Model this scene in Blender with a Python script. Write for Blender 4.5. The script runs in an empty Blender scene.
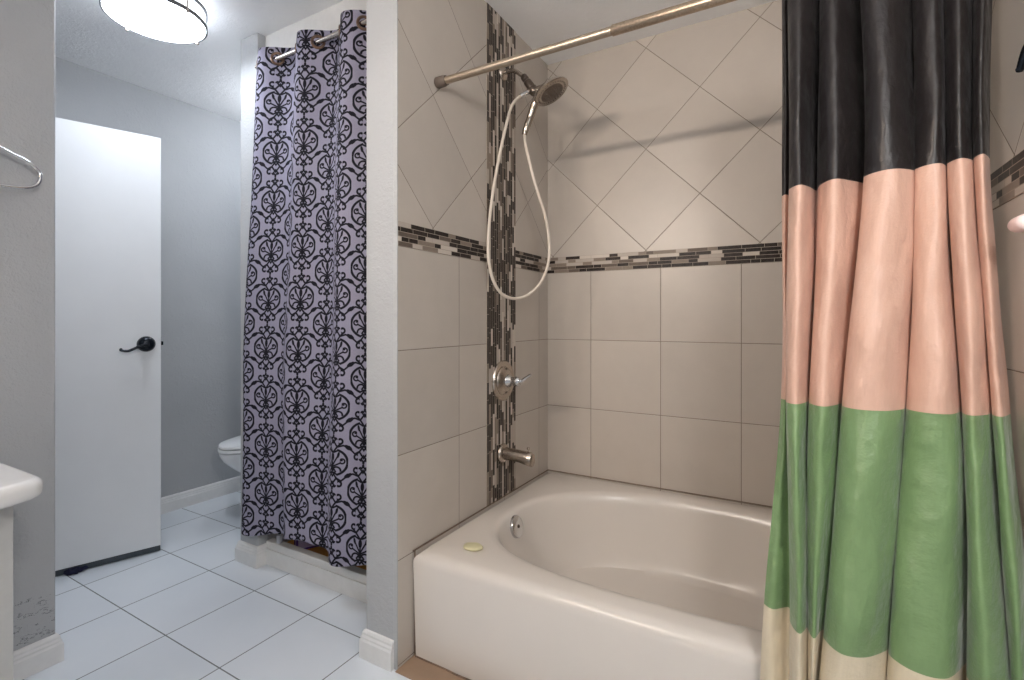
import bpy, bmesh, math, random
from mathutils import Vector, Matrix
PI = math.pi
random.seed(7)
C = bpy.context.scene.collection

# ------------------------------------------------------------------ helpers
def lin(c):
    return tuple(((v/255)/12.92 if v/255 <= .04045 else (((v/255)+.055)/1.055)**2.4) for v in c) + (1,)

class NT:
    def __init__(s, name):
        s.m = bpy.data.materials.new(name); s.m.use_nodes = True
        s.t = s.m.node_tree; s.n = s.t.nodes; s.l = s.t.links
        s.b = s.n['Principled BSDF']; s.out = s.n['Material Output']
    def new(s, kind, **kw):
        q = s.n.new(kind)
        for k, v in kw.items(): setattr(q, k, v)
        return q
    def put(s, sock, v):
        if hasattr(v, 'is_output'): s.l.new(v, sock)
        else: sock.default_value = v
    def M(s, op, a, b=0.0, c=0.0):
        q = s.new('ShaderNodeMath', operation=op)
        s.put(q.inputs[0], a); s.put(q.inputs[1], b); s.put(q.inputs[2], c)
        return q.outputs[0]
    def xyz(s, uv=False):
        tc = s.new('ShaderNodeTexCoord'); sp = s.new('ShaderNodeSeparateXYZ')
        s.l.new(tc.outputs['UV' if uv else 'Object'], sp.inputs[0])
        return sp.outputs[0], sp.outputs[1], sp.outputs[2]
    def comb(s, x, y, z=0.0):
        q = s.new('ShaderNodeCombineXYZ')
        s.put(q.inputs[0], x); s.put(q.inputs[1], y); s.put(q.inputs[2], z)
        return q.outputs[0]
    def noise(s, scale, detail=3, rough=.55, vec=None):
        q = s.new('ShaderNodeTexNoise'); q.inputs['Scale'].default_value = scale
        q.inputs['Detail'].default_value = detail; q.inputs['Roughness'].default_value = rough
        if vec is None:
            tc = s.new('ShaderNodeTexCoord'); vec = tc.outputs['Object']
        s.l.new(vec, q.inputs['Vector'])
        return q.outputs[0]
    def white(s, vec):
        q = s.new('ShaderNodeTexWhiteNoise', noise_dimensions='3D'); s.l.new(vec, q.inputs['Vector'])
        return q.outputs['Value']
    def ramp(s, fac, stops, interp='LINEAR'):
        q = s.new('ShaderNodeValToRGB'); r = q.color_ramp; r.interpolation = interp
        while len(r.elements) > 1: r.elements.remove(r.elements[-1])
        r.elements[0].position = stops[0][0]; r.elements[0].color = stops[0][1]
        for p, c in stops[1:]:
            e = r.elements.new(p); e.color = c
        s.put(q.inputs[0], fac)
        return q.outputs[0]
    def mix(s, fac, a, b, mode='MIX'):
        q = s.new('ShaderNodeMix', data_type='RGBA', blend_type=mode)
        s.put(q.inputs[0], fac); s.put(q.inputs[6], a); s.put(q.inputs[7], b)
        return q.outputs[2]
    def bump(s, h, strength=.3, dist=.002):
        q = s.new('ShaderNodeBump'); q.inputs['Strength'].default_value = strength
        q.inputs['Distance'].default_value = dist
        s.l.new(h, q.inputs['Height']); s.l.new(q.outputs[0], s.b.inputs['Normal'])
    def fin(s, color=None, rough=.5, metal=0., spec=.5, **kw):
        if color is not None: s.put(s.b.inputs['Base Color'], color)
        s.put(s.b.inputs['Roughness'], rough); s.put(s.b.inputs['Metallic'], metal)
        s.put(s.b.inputs['Specular IOR Level'], spec)
        for k, v in kw.items(): s.put(s.b.inputs[k], v)
        return s.m

def plain(name, rgb, rough=.5, metal=0., spec=.5, vary=.05, scale=30., bump=0., **kw):
    t = NT(name); c = lin(rgb)
    n = t.noise(scale, 4)
    lo = tuple(v*(1-vary) for v in c[:3]) + (1,); hi = tuple(min(1, v*(1+vary)) for v in c[:3]) + (1,)
    col = t.ramp(n, [(.3, lo), (.7, hi)])
    if bump: t.bump(n, bump, .002)
    return t.fin(col, rough, metal, spec, **kw)

def emit(name, rgb, strength):
    t = NT(name); n = t.noise(3., 1)
    col = t.ramp(n, [(0, lin(rgb)), (1, lin(rgb))])
    return t.fin(col, .4, 0, .3, **{'Emission Color': col, 'Emission Strength': strength})

ROOT = {}
def thing(name, label, cat, loc, group=None):
    o = bpy.data.objects.new(name, None); C.objects.link(o); o.location = loc
    o.empty_display_size = .05
    o['label'] = label; o['category'] = cat
    if group: o['group'] = group
    ROOT[o] = Vector(loc)
    return o
def obj(name, bm, mat, parent=None, smooth=True, angle=40, label=None, solid=0.):
    off = ROOT.get(parent, Vector((0, 0, 0))) if parent else Vector((0, 0, 0))
    bmesh.ops.recalc_face_normals(bm, faces=bm.faces[:])
    if off.length: bmesh.ops.translate(bm, vec=-off, verts=bm.verts[:])
    me = bpy.data.meshes.new(name); bm.to_mesh(me); bm.free()
    o = bpy.data.objects.new(name, me); C.objects.link(o)
    for mm in (mat if isinstance(mat, (list, tuple)) else [mat]): me.materials.append(mm)
    if parent:
        o.parent = parent; ROOT[o] = off
    if smooth:
        for p in me.polygons: p.use_smooth = True
        me.set_sharp_from_angle(angle=math.radians(angle))
    if label: o['label'] = label
    if solid:
        s = o.modifiers.new('thickness', 'SOLIDIFY'); s.thickness = solid; s.offset = 0; s.use_rim = False
    return o
def tag(o, label, cat, group=None):
    """a thing made of one mesh: move its origin to its base centre"""
    vs = [v.co for v in o.data.vertices]
    lo = Vector([min(v[i] for v in vs) for i in range(3)]); hi = Vector([max(v[i] for v in vs) for i in range(3)])
    c = Vector(((lo.x+hi.x)/2, (lo.y+hi.y)/2, lo.z))
    o.data.transform(Matrix.Translation(-c)); o.location = c
    ROOT[o] = c
    o['label'] = label; o['category'] = cat
    if group: o['group'] = group
    return o
def struct(name, bm, mat, smooth=False):
    o = obj(name, bm, mat, None, smooth); o['kind'] = 'structure'
    ROOT[o] = Vector((0, 0, 0))
    return o
def B(): return bmesh.new()
def add_box(bm, x0, x1, y0, y1, z0, z1, bev=0., seg=2):
    t = bmesh.new()
    r = bmesh.ops.create_cube(t, size=1)
    bmesh.ops.scale(t, vec=(x1-x0, y1-y0, z1-z0), verts=t.verts[:])
    bmesh.ops.translate(t, vec=((x0+x1)/2, (y0+y1)/2, (z0+z1)/2), verts=t.verts[:])
    if bev: bmesh.ops.bevel(t, geom=t.edges[:], offset=bev, segments=seg, profile=.5, affect='EDGES')
    return join(bm, t)
def join(bm, t, mtx=None):
    if mtx is not None: bmesh.ops.transform(t, matrix=mtx, verts=t.verts[:])
    me = bpy.data.meshes.new('tmp'); t.to_mesh(me); t.free()
    bm.from_mesh(me); bpy.data.meshes.remove(me)
    return bm
def frame(d, up=Vector((0, 0, 1))):
    d = d.normalized(); a = up if abs(d.dot(up)) < .95 else Vector((1, 0, 0))
    x = a.cross(d).normalized(); return x, d.cross(x)
def add_tube(bm, pts, rad, n=12, cap=True):
    pts = [Vector(p) for p in pts]
    if not isinstance(rad, (list, tuple)): rad = [rad]*len(pts)
    t = bmesh.new(); rings = []; px = None
    for i, p in enumerate(pts):
        d = (pts[min(i+1, len(pts)-1)] - pts[max(i-1, 0)]).normalized()
        if px is None: x, y = frame(d)
        else:
            x = (px - d*px.dot(d)).normalized(); y = d.cross(x)
        px = x
        rings.append([t.verts.new(p + (x*math.cos(2*PI*k/n) + y*math.sin(2*PI*k/n))*rad[i]) for k in range(n)])
    for a, b in zip(rings, rings[1:]):
        for k in range(n): t.faces.new((a[k], a[(k+1) % n], b[(k+1) % n], b[k]))
    if cap: t.faces.new(rings[0][::-1]); t.faces.new(rings[-1])
    return join(bm, t)
def catmull(pts, sub=8):
    P = [Vector(p) for p in pts]; out = []
    for i in range(len(P)-1):
        a, b, c, d = P[max(i-1, 0)], P[i], P[i+1], P[min(i+2, len(P)-1)]
        for k in range(sub):
            t = k/sub
            out.append(.5*((2*b) + (c-a)*t + (2*a-5*b+4*c-d)*t*t + (3*b-a-3*c+d)*t**3))
    out.append(P[-1]); return out
def add_lathe(bm, prof, origin, axis, n=32, sx=1., sy=1., cap=True):
    """prof: (radius, height along axis)"""
    o = Vector(origin); d = Vector(axis).normalized(); x, y = frame(d); t = bmesh.new(); rings = []
    for r, h in prof:
        if r < 1e-6: rings.append([t.verts.new(o + d*h)])
        else: rings.append([t.verts.new(o + d*h + (x*math.cos(2*PI*k/n)*sx + y*math.sin(2*PI*k/n)*sy)*r) for k in range(n)])
    for a, b in zip(rings, rings[1:]):
        for k in range(n):
            k2 = (k+1) % n
            if len(a) == 1 and len(b) == 1: continue
            if len(a) == 1: t.faces.new((a[0], b[k2], b[k]))
            elif len(b) == 1: t.faces.new((a[k], a[k2], b[0]))
            else: t.faces.new((a[k], a[k2], b[k2], b[k]))
    if cap and len(rings[0]) > 1: t.faces.new(rings[0][::-1])
    if cap and len(rings[-1]) > 1: t.faces.new(rings[-1])
    return join(bm, t)
def add_torus(bm, c, axis, R, r, n=40, m=10, sx=1., sy=1.):
    c = Vector(c); d = Vector(axis).normalized(); x, y = frame(d); t = bmesh.new(); g = []
    for i in range(n):
        a = 2*PI*i/n; e = x*math.cos(a)*sx + y*math.sin(a)*sy
        g.append([t.verts.new(c + e*R + (e*math.cos(2*PI*j/m) + d*math.sin(2*PI*j/m))*r) for j in range(m)])
    for i in range(n):
        for j in range(m):
            t.faces.new((g[i][j], g[(i+1) % n][j], g[(i+1) % n][(j+1) % m], g[i][(j+1) % m]))
    return join(bm, t)
def add_loft(bm, loops, cap0=True, cap1=True):
    t = bmesh.new(); R = [[t.verts.new(Vector(p)) for p in L] for L in loops]; n = len(R[0])
    for a, b in zip(R, R[1:]):
        for k in range(n): t.faces.new((a[k], a[(k+1) % n], b[(k+1) % n], b[k]))
    if cap0: t.faces.new(R[0][::-1])
    if cap1: t.faces.new(R[-1])
    return join(bm, t)
def add_prism(bm, outline, z0, z1):
    return add_loft(bm, [[(x, y, z0) for x, y in outline], [(x, y, z1) for x, y in outline]])

# ------------------------------------------------------------------ materials
def wall_paint(name, rgb, stain=None):
    t = NT(name)
    n1 = t.noise(38., 4, .6); n2 = t.noise(110., 3, .6); n3 = t.noise(2.2, 3)
    h = t.M('ADD', t.M('MULTIPLY', t.M('SMOOTH_MAX', n1, .48, .1), 1.), t.M('MULTIPLY', n2, .35))
    c = lin(rgb)
    col = t.ramp(n3, [(.3, tuple(v*.96 for v in c[:3])+(1,)), (.7, tuple(v*1.04 for v in c[:3])+(1,))])
    if stain:      # dark peeling scuffs in one place low on the wall
        x, y, z = t.xyz()
        ny = t.noise(22., 5, .7, t.comb(t.M('MULTIPLY', x, 1.), t.M('MULTIPLY', y, 1.), t.M('MULTIPLY', z, 2.2)))
        (y0, y1, z0, z1) = stain
        box = t.M('MULTIPLY', t.M('MULTIPLY', t.M('GREATER_THAN', y, y0), t.M('LESS_THAN', y, y1)),
                  t.M('MULTIPLY', t.M('GREATER_THAN', z, z0), t.M('LESS_THAN', z, z1)))
        line = t.M('LESS_THAN', t.M('ABSOLUTE', t.M('SUBTRACT', ny, .56)), .012)
        col = t.mix(t.M('MULTIPLY', t.M('MULTIPLY', box, line), .75), col, lin((48, 48, 50)))
    t.bump(h, .7, .007)
    return t.fin(col, .6, 0, .35)

GROUT = lin((122, 110, 98))
def tile_wall(name, axis, u0, d0, rgb=(189, 180, 170)):
    """ceramic tile: straight courses below z=1.405, diagonal courses above"""
    t = NT(name); x, y, z = t.xyz(); u = x if axis == 'X' else y
    W = .3376
    def near(v):     # distance to nearest integer
        return t.M('ABSOLUTE', t.M('SUBTRACT', t.M('FRACT', t.M('ADD', v, 40.5)), .5))
    us = t.M('DIVIDE', t.M('SUBTRACT', u, u0), W); zs = t.M('DIVIDE', t.M('SUBTRACT', z, .6887), .3386)
    ds = t.M('MULTIPLY', t.M('MINIMUM', near(us), near(zs)), W)
    a = t.M('DIVIDE', t.M('SUBTRACT', u, d0), .4755); b = t.M('DIVIDE', t.M('SUBTRACT', z, 1.4505), .4705)
    p = t.M('ADD', a, b); q = t.M('SUBTRACT', a, b)
    dd = t.M('MULTIPLY', t.M('MINIMUM', near(p), near(q)), .336)
    up = t.M('GREATER_THAN', z, 1.405)
    dist = t.M('ADD', t.M('MULTIPLY', dd, up), t.M('MULTIPLY', ds, t.M('SUBTRACT', 1., up)))
    g = t.M('LESS_THAN', dist, .0012)
    ida = t.comb(t.M('FLOOR', t.M('ADD', us, 40)), t.M('FLOOR', t.M('ADD', zs, 40)), 0.)
    idb = t.comb(t.M('FLOOR', t.M('ADD', p, 40)), t.M('FLOOR', t.M('ADD', q, 40)), 5.)
    rv = t.M('ADD', t.M('MULTIPLY', t.white(idb), up), t.M('MULTIPLY', t.white(ida), t.M('SUBTRACT', 1., up)))
    n = t.noise(7., 5, .6)
    v = t.M('ADD', t.M('MULTIPLY', rv, .35), t.M('MULTIPLY', n, .65))
    c = lin(rgb)
    col = t.ramp(v, [(.25, tuple(k*.93 for k in c[:3])+(1,)), (.75, tuple(k*1.06 for k in c[:3])+(1,))])
    col = t.mix(g, col, GROUT)
    q = t.new('ShaderNodeMapRange', interpolation_type='SMOOTHSTEP')
    t.put(q.inputs[0], dist); q.inputs[1].default_value = .0008; q.inputs[2].default_value = .003
    t.bump(q.outputs[0], .6, .0015)
    return t.fin(col, t.M('ADD', .34, t.M('MULTIPLY', g, .4)), 0, .45)

def mosaic(name, along, across, c0, pitch=.0159, L=.135):
    """glass and stone stick mosaic: rows of sticks of uneven length"""
    t = NT(name); ax = dict(zip('XYZ', t.xyz()))
    r = t.M('DIVIDE', t.M('SUBTRACT', ax[across], c0), pitch); row = t.M('FLOOR', r); fr = t.M('FRACT', r)
    sh = t.white(t.comb(row, 3.3, 0.))
    s = t.M('ADD', t.M('DIVIDE', ax[along], L), t.M('ADD', t.M('MULTIPLY', sh, 7.), 40.))
    k = t.M('FLOOR', s); f = t.M('FRACT', s)
    cut = t.M('ADD', .25, t.M('MULTIPLY', t.white(t.comb(row, k, 1.5)), .5))
    sec = t.M('GREATER_THAN', f, cut)
    rv = t.white(t.comb(row, k, t.M('ADD', 9., sec)))
    e1 = t.M('MULTIPLY', t.M('MINIMUM', t.M('ABSOLUTE', t.M('SUBTRACT', f, cut)), t.M('MINIMUM', f, t.M('SUBTRACT', 1., f))), L)
    e2 = t.M('MULTIPLY', t.M('MINIMUM', fr, t.M('SUBTRACT', 1., fr)), pitch)
    g = t.M('LESS_THAN', t.M('MINIMUM', e1, e2), .0009)
    col = t.ramp(rv, [(0, lin((22, 14, 12))), (.34, lin((36, 26, 23))), (.50, lin((98, 86, 77))), (.60, lin((134, 121, 109))),
                      (.74, lin((184, 173, 162))), (.87, lin((205, 195, 184)))], 'CONSTANT')
    vein = t.noise(60., 4, .7)
    col = t.mix(.05, col, t.ramp(vein, [(.3, lin((90, 80, 74))), (.7, lin((215, 205, 195)))]))
    col = t.mix(g, col, lin((168, 156, 144)))
    t.bump(t.M('SUBTRACT', 1., g), .5, .001)
    return t.fin(col, t.M('ADD', .35, t.M('MULTIPLY', g, .4)), 0, .12)

def floor_tile(name):
    t = NT(name); x, y, z = t.xyz()
    def near(v): return t.M('ABSOLUTE', t.M('SUBTRACT', t.M('FRACT', t.M('ADD', v, 40.5)), .5))
    u = t.M('DIVIDE', t.M('ADD', x, .842), .3345); v = t.M('DIVIDE', t.M('ADD', y, 1.0545), .336)
    d = t.M('MULTIPLY', t.M('MINIMUM', near(u), near(v)), .335)
    g = t.M('LESS_THAN', d, .0021)
    idv = t.comb(t.M('FLOOR', t.M('ADD', u, 40)), t.M('FLOOR', t.M('ADD', v, 40)), 0.)
    m = t.M('ADD', t.M('MULTIPLY', t.white(idv), .4), t.M('MULTIPLY', t.noise(4., 4), .6))
    col = t.ramp(m, [(.2, lin((216, 222, 228))), (.8, lin((226, 231, 236)))])
    col = t.mix(g, col, lin((116, 119, 122)))
    t.bump(t.M('SUBTRACT', 1., g), .4, .0012)
    return t.fin(col, t.M('ADD', .33, t.M('MULTIPLY', g, .5)), 0, .45)

def damask(name):
    """lavender cloth printed with a black scrolled lattice, laid out on the cloth's own UVs (metres)"""
    t = NT(name); U, V, _ = t.xyz(uv=True)
    W, H = .126, .216; K = 155/(W/2)           # design units: half width 155, half height 262
    c = t.M('DIVIDE', U, W); col = t.M('FLOOR', t.M('ADD', c, .5))
    px = t.M('ABSOLUTE', t.M('MULTIPLY', t.M('SUBTRACT', c, col), W*K))
    odd = t.M('MULTIPLY', t.M('FLOORED_MODULO', col, 2.), .5)
    r = t.M('ADD', t.M('DIVIDE', V, H), odd); py0 = t.M('MULTIPLY', t.M('SUBTRACT', t.M('FRACT', r), .5), 2*262.5)
    ab = t.M('ABSOLUTE', py0)
    def shift(a, k): return t.M('SUBTRACT', a, float(k))
    def rot(x, y, cx, cy, deg):
        ca, sa = math.cos(math.radians(deg)), math.sin(math.radians(deg)); dx, dy = shift(x, cx), shift(y, cy)
        return (t.M('ADD', t.M('MULTIPLY', dx, ca), t.M('MULTIPLY', dy, sa)),
                t.M('SUBTRACT', t.M('MULTIPLY', dy, ca), t.M('MULTIPLY', dx, sa)))
    def ell(x, y, cx, cy, rx, ry, deg=0):      # signed-ish distance to a filled ellipse
        a, b = rot(x, y, cx, cy, deg); a = t.M('DIVIDE', a, float(rx)); b = t.M('DIVIDE', b, float(ry))
        L = t.M('SQRT', t.M('ADD', t.M('MULTIPLY', a, a), t.M('MULTIPLY', b, b)))
        return t.M('MULTIPLY', t.M('SUBTRACT', L, 1.), float(min(rx, ry)))
    def line(d, w): return t.M('SUBTRACT', t.M('ABSOLUTE', d), float(w))
    def seg(x, y, x0, y0, x1, y1, w):
        L = math.hypot(x1-x0, y1-y0); deg = math.degrees(math.atan2(y1-y0, x1-x0))
        a, b = rot(x, y, x0, y0, deg); da = t.M('SUBTRACT', a, t.M('MINIMUM', t.M('MAXIMUM', a, 0.), L))
        return t.M('SUBTRACT', t.M('SQRT', t.M('ADD', t.M('MULTIPLY', da, da), t.M('MULTIPLY', b, b))), float(w))
    def rhomb(x, y, cy, hx, hy, w):
        q = t.M('ADD', t.M('DIVIDE', t.M('ABSOLUTE', x), float(hx)), t.M('DIVIDE', t.M('ABSOLUTE', shift(y, cy)), float(hy)))
        return line(t.M('MULTIPLY', t.M('SUBTRACT', q, 1.), hx*hy/math.hypot(hx, hy)), w)
    def union(L):
        v = L[0]
        for k in L[1:]: v = t.M('MINIMUM', v, k)
        return v
    def cutmax(d, e): return t.M('MAXIMUM', d, e)
    x, y = px, py0; W0 = 9.2
    S = []
    # oval medallion, open where the ribbons cross it
    ring = line(ell(x, y, 0, 2, 149, 124), W0 + 1)
    S.append(cutmax(ring, t.M('SUBTRACT', 48., x)))
    # ribbons above and below (same both ways)
    S.append(rhomb(x, ab, 148, 46, 58, W0 - .5))
    S.append(seg(x, ab, 44, 146, 84, 182, W0))
    S.append(cutmax(line(ell(x, ab, 72, 200, 24, 24), W0), t.M('SUBTRACT', 58., x)))
    S.append(ell(x, ab, 66, 219, 11, 9))
    S.append(seg(x, y, 44, 146, 104, 163, W0 - 1)); S.append(seg(x, y, 104, 163, 140, 150, W0 - 1))
    S.append(ell(x, y, 148, 144, 38, 18, -36))
    S.append(seg(x, y, 44, -146, 92, -172, W0 - 1)); S.append(seg(x, y, 92, -172, 130, -140, W0 - 1))
    S.append(ell(x, y, 152, -119, 38, 18, 36))
    S.append(seg(x, ab, 50, 112, 16, 96, W0 - 1))
    # fleur at each tip
    S.append(rhomb(x, ab, 213, 24, 30, W0 - 1))
    S.append(ell(x, ab, 0, 247, 12, 17))
    S.append(ell(x, ab, 33, 226, 17, 9, -38))
    # inside: drop, stems, petals and curls
    S.append(ell(x, y, 0, 52, 18, 40))
    S.append(seg(x, y, 0, -62, 0, 40, W0 - 2))
    S.append(seg(x, y, 0, -34, 52, 56, W0 - 2))
    S.append(ell(x, y, 60, 72, 12, 30, -14))
    S.append(seg(x, y, 4, -40, 82, -2, W0 - 2))
    S.append(cutmax(line(ell(x, y, 98, 14, 24, 22), W0 - 2), t.M('SUBTRACT', 76., x)))
    S.append(ell(x, y, 92, 22, 12, 9))
    S.append(cutmax(line(ell(x, y, 46, -78, 40, 36), W0 - 1), t.M('SUBTRACT', -84., y)))
    S.append(rhomb(x, y, -86, 36, 46, W0 - 1))
    d = union(S)
    ink = t.M('MULTIPLY', t.M('SUBTRACT', 2.5, d), .25); 
    q = t.new('ShaderNodeClamp'); t.put(q.inputs[0], ink); ink = q.outputs[0]
    weave = t.noise(500., 2, .5, t.comb(t.M('MULTIPLY', U, 1.), t.M('MULTIPLY', V, .3)))
    base = t.ramp(weave, [(.3, lin((139, 136, 155))), (.7, lin((152, 149, 168)))])
    col = t.mix(ink, base, lin((18, 17, 26)))
    t.bump(t.noise(14., 3), .15, .004)
    return t.fin(col, .8, 0, .2)

def satin(name, rgb, sheen=.3, rough=.38, wr=.4):
    t = NT(name); U, V, _ = t.xyz(uv=True); c = lin(rgb)
    vec = t.comb(t.M('MULTIPLY', U, 260.), t.M('MULTIPLY', V, 30.))
    w = t.noise(1., 3, .6, vec)
    col = t.ramp(w, [(.3, tuple(k*.97 for k in c[:3])+(1,)), (.7, tuple(min(1, k*1.03) for k in c[:3])+(1,))])
    big = t.noise(1., 3, .5, t.comb(t.M('MULTIPLY', U, 9.), t.M('MULTIPLY', V, 5.)))
    cre = t.noise(1., 4, .6, t.comb(t.M('MULTIPLY', U, 26.), t.M('MULTIPLY', V, 20.)))
    t.bump(t.M('ADD', big, t.M('MULTIPLY', cre, .2)), wr, .05)
    return t.fin(col, rough, 0, .5, **{'Sheen Weight': sheen, 'Sheen Roughness': .4})

paint = wall_paint('grey_wall_paint', (175, 177, 179), )
paint_near = wall_paint('grey_wall_paint_scuffed', (175, 177, 179), (-1.9, -1.643, .09, .24))
ceil_m = wall_paint('ceiling_paint', (245, 245, 245))
white_trim = plain('white_trim_paint', (222, 222, 221), .4, vary=.03)
door_m = plain('white_door_paint', (222, 224, 226), .45, vary=.015, scale=6)
tile_back = tile_wall('back_wall_tile', 'X', .2352, .506)
tile_plumb = tile_wall('plumbing_wall_tile', 'Y', -.7753, -.931)
tile_right = tile_wall('right_wall_tile', 'Y', -.83, -.982)
mos_v = mosaic('stick_mosaic_upright', 'Z', 'Y', -.5834, .01505, .15)
mos_bx = mosaic('stick_mosaic_band_back', 'X', 'Z', 1.3658, .01584)
mos_by = mosaic('stick_mosaic_band_side', 'Y', 'Z', 1.3658, .01584)
floor_m = floor_tile('white_floor_tile')
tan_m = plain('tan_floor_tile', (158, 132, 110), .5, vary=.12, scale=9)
stall_floor_m = plain('stall_floor', (196, 142, 66), .45, vary=.2, scale=8)
enamel = plain('tub_enamel', (218, 211, 203), .24, vary=.012, scale=4, spec=.5)
ceramic = plain('white_ceramic', (236, 237, 238), .12, vary=.01)
nickel = plain('brushed_nickel', (188, 178, 168), .27, 1., vary=.06, scale=80)
nickel_dk = plain('dark_nickel', (112, 102, 94), .32, 1., vary=.1, scale=80)
satin_metal = plain('satin_metal', (112, 113, 115), .5, .6, vary=.03)
chrome = plain('chrome', (215, 216, 218), .1, 1., vary=.02)
rod_m = plain('speckled_nickel_rod', (190, 172, 152), .33, 1., vary=.16, scale=160)
hose_m = plain('beige_hose', (214, 203, 190), .35, vary=.04)
black_m = plain('black_metal', (24, 30, 38), .25, .6, vary=.1)
tube_m = plain('dull_nickel_tube', (182, 168, 152), .42, 1., vary=.08, scale=120)
strip_m = plain('door_strip_grey', (62, 70, 76), .7, vary=.15)
rubber = plain('dark_rubber', (98, 86, 78), .6, vary=.1)
counter_m = plain('white_counter', (226, 225, 223), .25, vary=.015)
cabinet_m = plain('painted_cabinet', (190, 190, 188), .45, vary=.03)
damask_m = damask('damask_cloth')
bronze = plain('bronze_grommet', (120, 98, 84), .3, 1., vary=.1)
soap_m = plain('pale_yellow_soap', (206, 200, 162), .5, vary=.05)
lilac_m = plain('lilac_card', (196, 186, 226), .45, vary=.05)
purple_m = plain('purple_card', (86, 56, 140), .45, vary=.05)
navy_m = plain('navy_cloth', (22, 24, 52), .9, vary=.3, bump=.4)
pink_m = plain('pale_pink_plastic', (240, 214, 208), .3, vary=.02)
grey_pl = plain('grey_plastic', (176, 178, 186), .3, vary=.05)
caulk_m = plain('caulk', (120, 100, 84), .7, vary=.3, scale=40)
LAMP = 21.; BULB = 345.
lamp_m = emit('lamp_glass', (238, 245, 255), LAMP)
lamp_side_m = emit('lamp_glass_side', (238, 245, 255), 4.)
stall_fill_m = emit('stall_fill_glow', (255, 232, 210), 30.)  # glow of the added stall light
toilet_fill_m = emit('toilet_fill_glow', (240, 246, 255), 22.)  # glow of the added fill globe over the toilet
bulb_m = emit('bulb_glass', (255, 240, 226), BULB)
# ------------------------------------------------------------------ the setting
H = 2.44
YE = -1.1134          # front end of the tiled plumbing wall
bm = B(); add_box(bm, -2.25, 2.05, -3.45, .12, -.08, 0); struct('floor', bm, floor_m)
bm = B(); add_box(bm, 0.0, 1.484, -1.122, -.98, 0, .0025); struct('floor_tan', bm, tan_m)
bm = B(); add_box(bm, -1.02, -.138, -.85, 0, 0, .055); struct('floor_stall', bm, stall_floor_m)
bm = B(); add_box(bm, -2.25, 2.05, -3.45, .12, H, H+.08); struct('ceiling', bm, ceil_m)
bm = B(); add_box(bm, -2.25, 2.05, .012, .12, 0, H); struct('wall_back', bm, paint)
bm = B(); add_box(bm, 0, 1.484, 0, .012, 0, H); struct('wall_back_tile', bm, tile_back)
bm = B(); add_box(bm, -.138, -.012, YE, .012, 0, H, .004, 2); struct('wall_plumbing', bm, paint)
bm = B(); add_box(bm, -.012, 0, YE+.003, .012, 0, H); struct('wall_plumbing_tile', bm, tile_plumb)
bm = B(); add_box(bm, -.0125, .0008, YE-.0008, YE+.004, 0, H, .0008, 1); struct('trim_1', bm, paint)
bm = B(); add_box(bm, 1.484, 1.496, YE+.003, .012, 0, H); struct('wall_right_tile', bm, tile_right)
bm = B(); add_box(bm, 1.496, 1.63, YE, .012, 0, H); struct('wall_right', bm, paint)
bm = B(); add_box(bm, 1.95, 2.05, -3.45, .012, 0, H); struct('wall_vanity_side', bm, paint)
bm = B(); add_box(bm, -1.16, 2.05, -3.45, -3.35, 0, H); struct('wall_front', bm, paint)
bm = B(); add_box(bm, -2.19, -2.092, -1.95, .012, 0, H); struct('wall_left', bm, paint)
bm = B(); add_box(bm, -1.153, -1.02, -.925, .012, 0, H, .004, 2); struct('wall_stall', bm, paint)
bm = B(); add_box(bm, -1.13, -1.005, -3.36, -1.641, 0, H, .006, 3); struct('wall_near', bm, paint_near)
# wall that carries the swung-open door
bm = B()
add_box(bm, -2.10, -1.825, -1.92, -1.80, 0, H); add_box(bm, -1.825, -1.10, -1.92, -1.80, 2.06, H)
struct('wall_doorway', bm, paint)
bm = B(); add_box(bm, -2.1, -1.10, -2.05, -1.95, 0, H); struct('wall_hall', bm, paint)
# mosaics
bm = B(); add_box(bm, 0, .003, -.5834, -.3426, .352, H); struct('trim_2', bm, mos_v)
bm = B(); add_box(bm, 0, .0022, YE+.003, -.5834, 1.3658, 1.445); add_box(bm, 0, .0022, -.3426, 0, 1.3658, 1.445); struct('trim_3', bm, mos_by)
bm = B(); add_box(bm, 0, 1.484, -.0022, 0, 1.3658, 1.445); struct('trim_4', bm, mos_bx)
bm = B(); add_box(bm, 1.4818, 1.484, YE+.003, 0, 1.3658, 1.445); struct('trim_5', bm, mos_by)
# header board over the stall, curb
bm = B(); add_box(bm, -1.02, -.138, -.886, -.80, 2.16, H); struct('trim_6', bm, white_trim)
bm = B(); add_box(bm, -1.02, -.138, -.884, -.846, 0, .104, .004, 3); struct('trim_7', bm, white_trim)

def base_run(name, pts, closed=False):
    """moulded skirting board along a wall line; pts run with the wall on the left-hand side"""
    prof = [(0, 0), (.016, 0), (.016, .058), (.0125, .064), (.0125, .070), (.009, .076), (.009, .083), (.005, .090), (0, .093)]
    P = [Vector((x, y)) for x, y in pts]; bmx = B(); rows = []
    for i, p in enumerate(P):
        def nrm(a, b):
            d = (b-a).normalized(); return Vector((d.y, -d.x))
        ns = []
        if i > 0: ns.append(nrm(P[i-1], p))
        if i < len(P)-1: ns.append(nrm(p, P[i+1]))
        n = ns[0] if len(ns) == 1 else (ns[0]+ns[1])/(1+ns[0].dot(ns[1]))
        rows.append([(p.x+n.x*w, p.y+n.y*w, z) for w, z in prof])
    add_loft(bmx, rows)
    return struct(name, bmx, white_trim)
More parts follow.
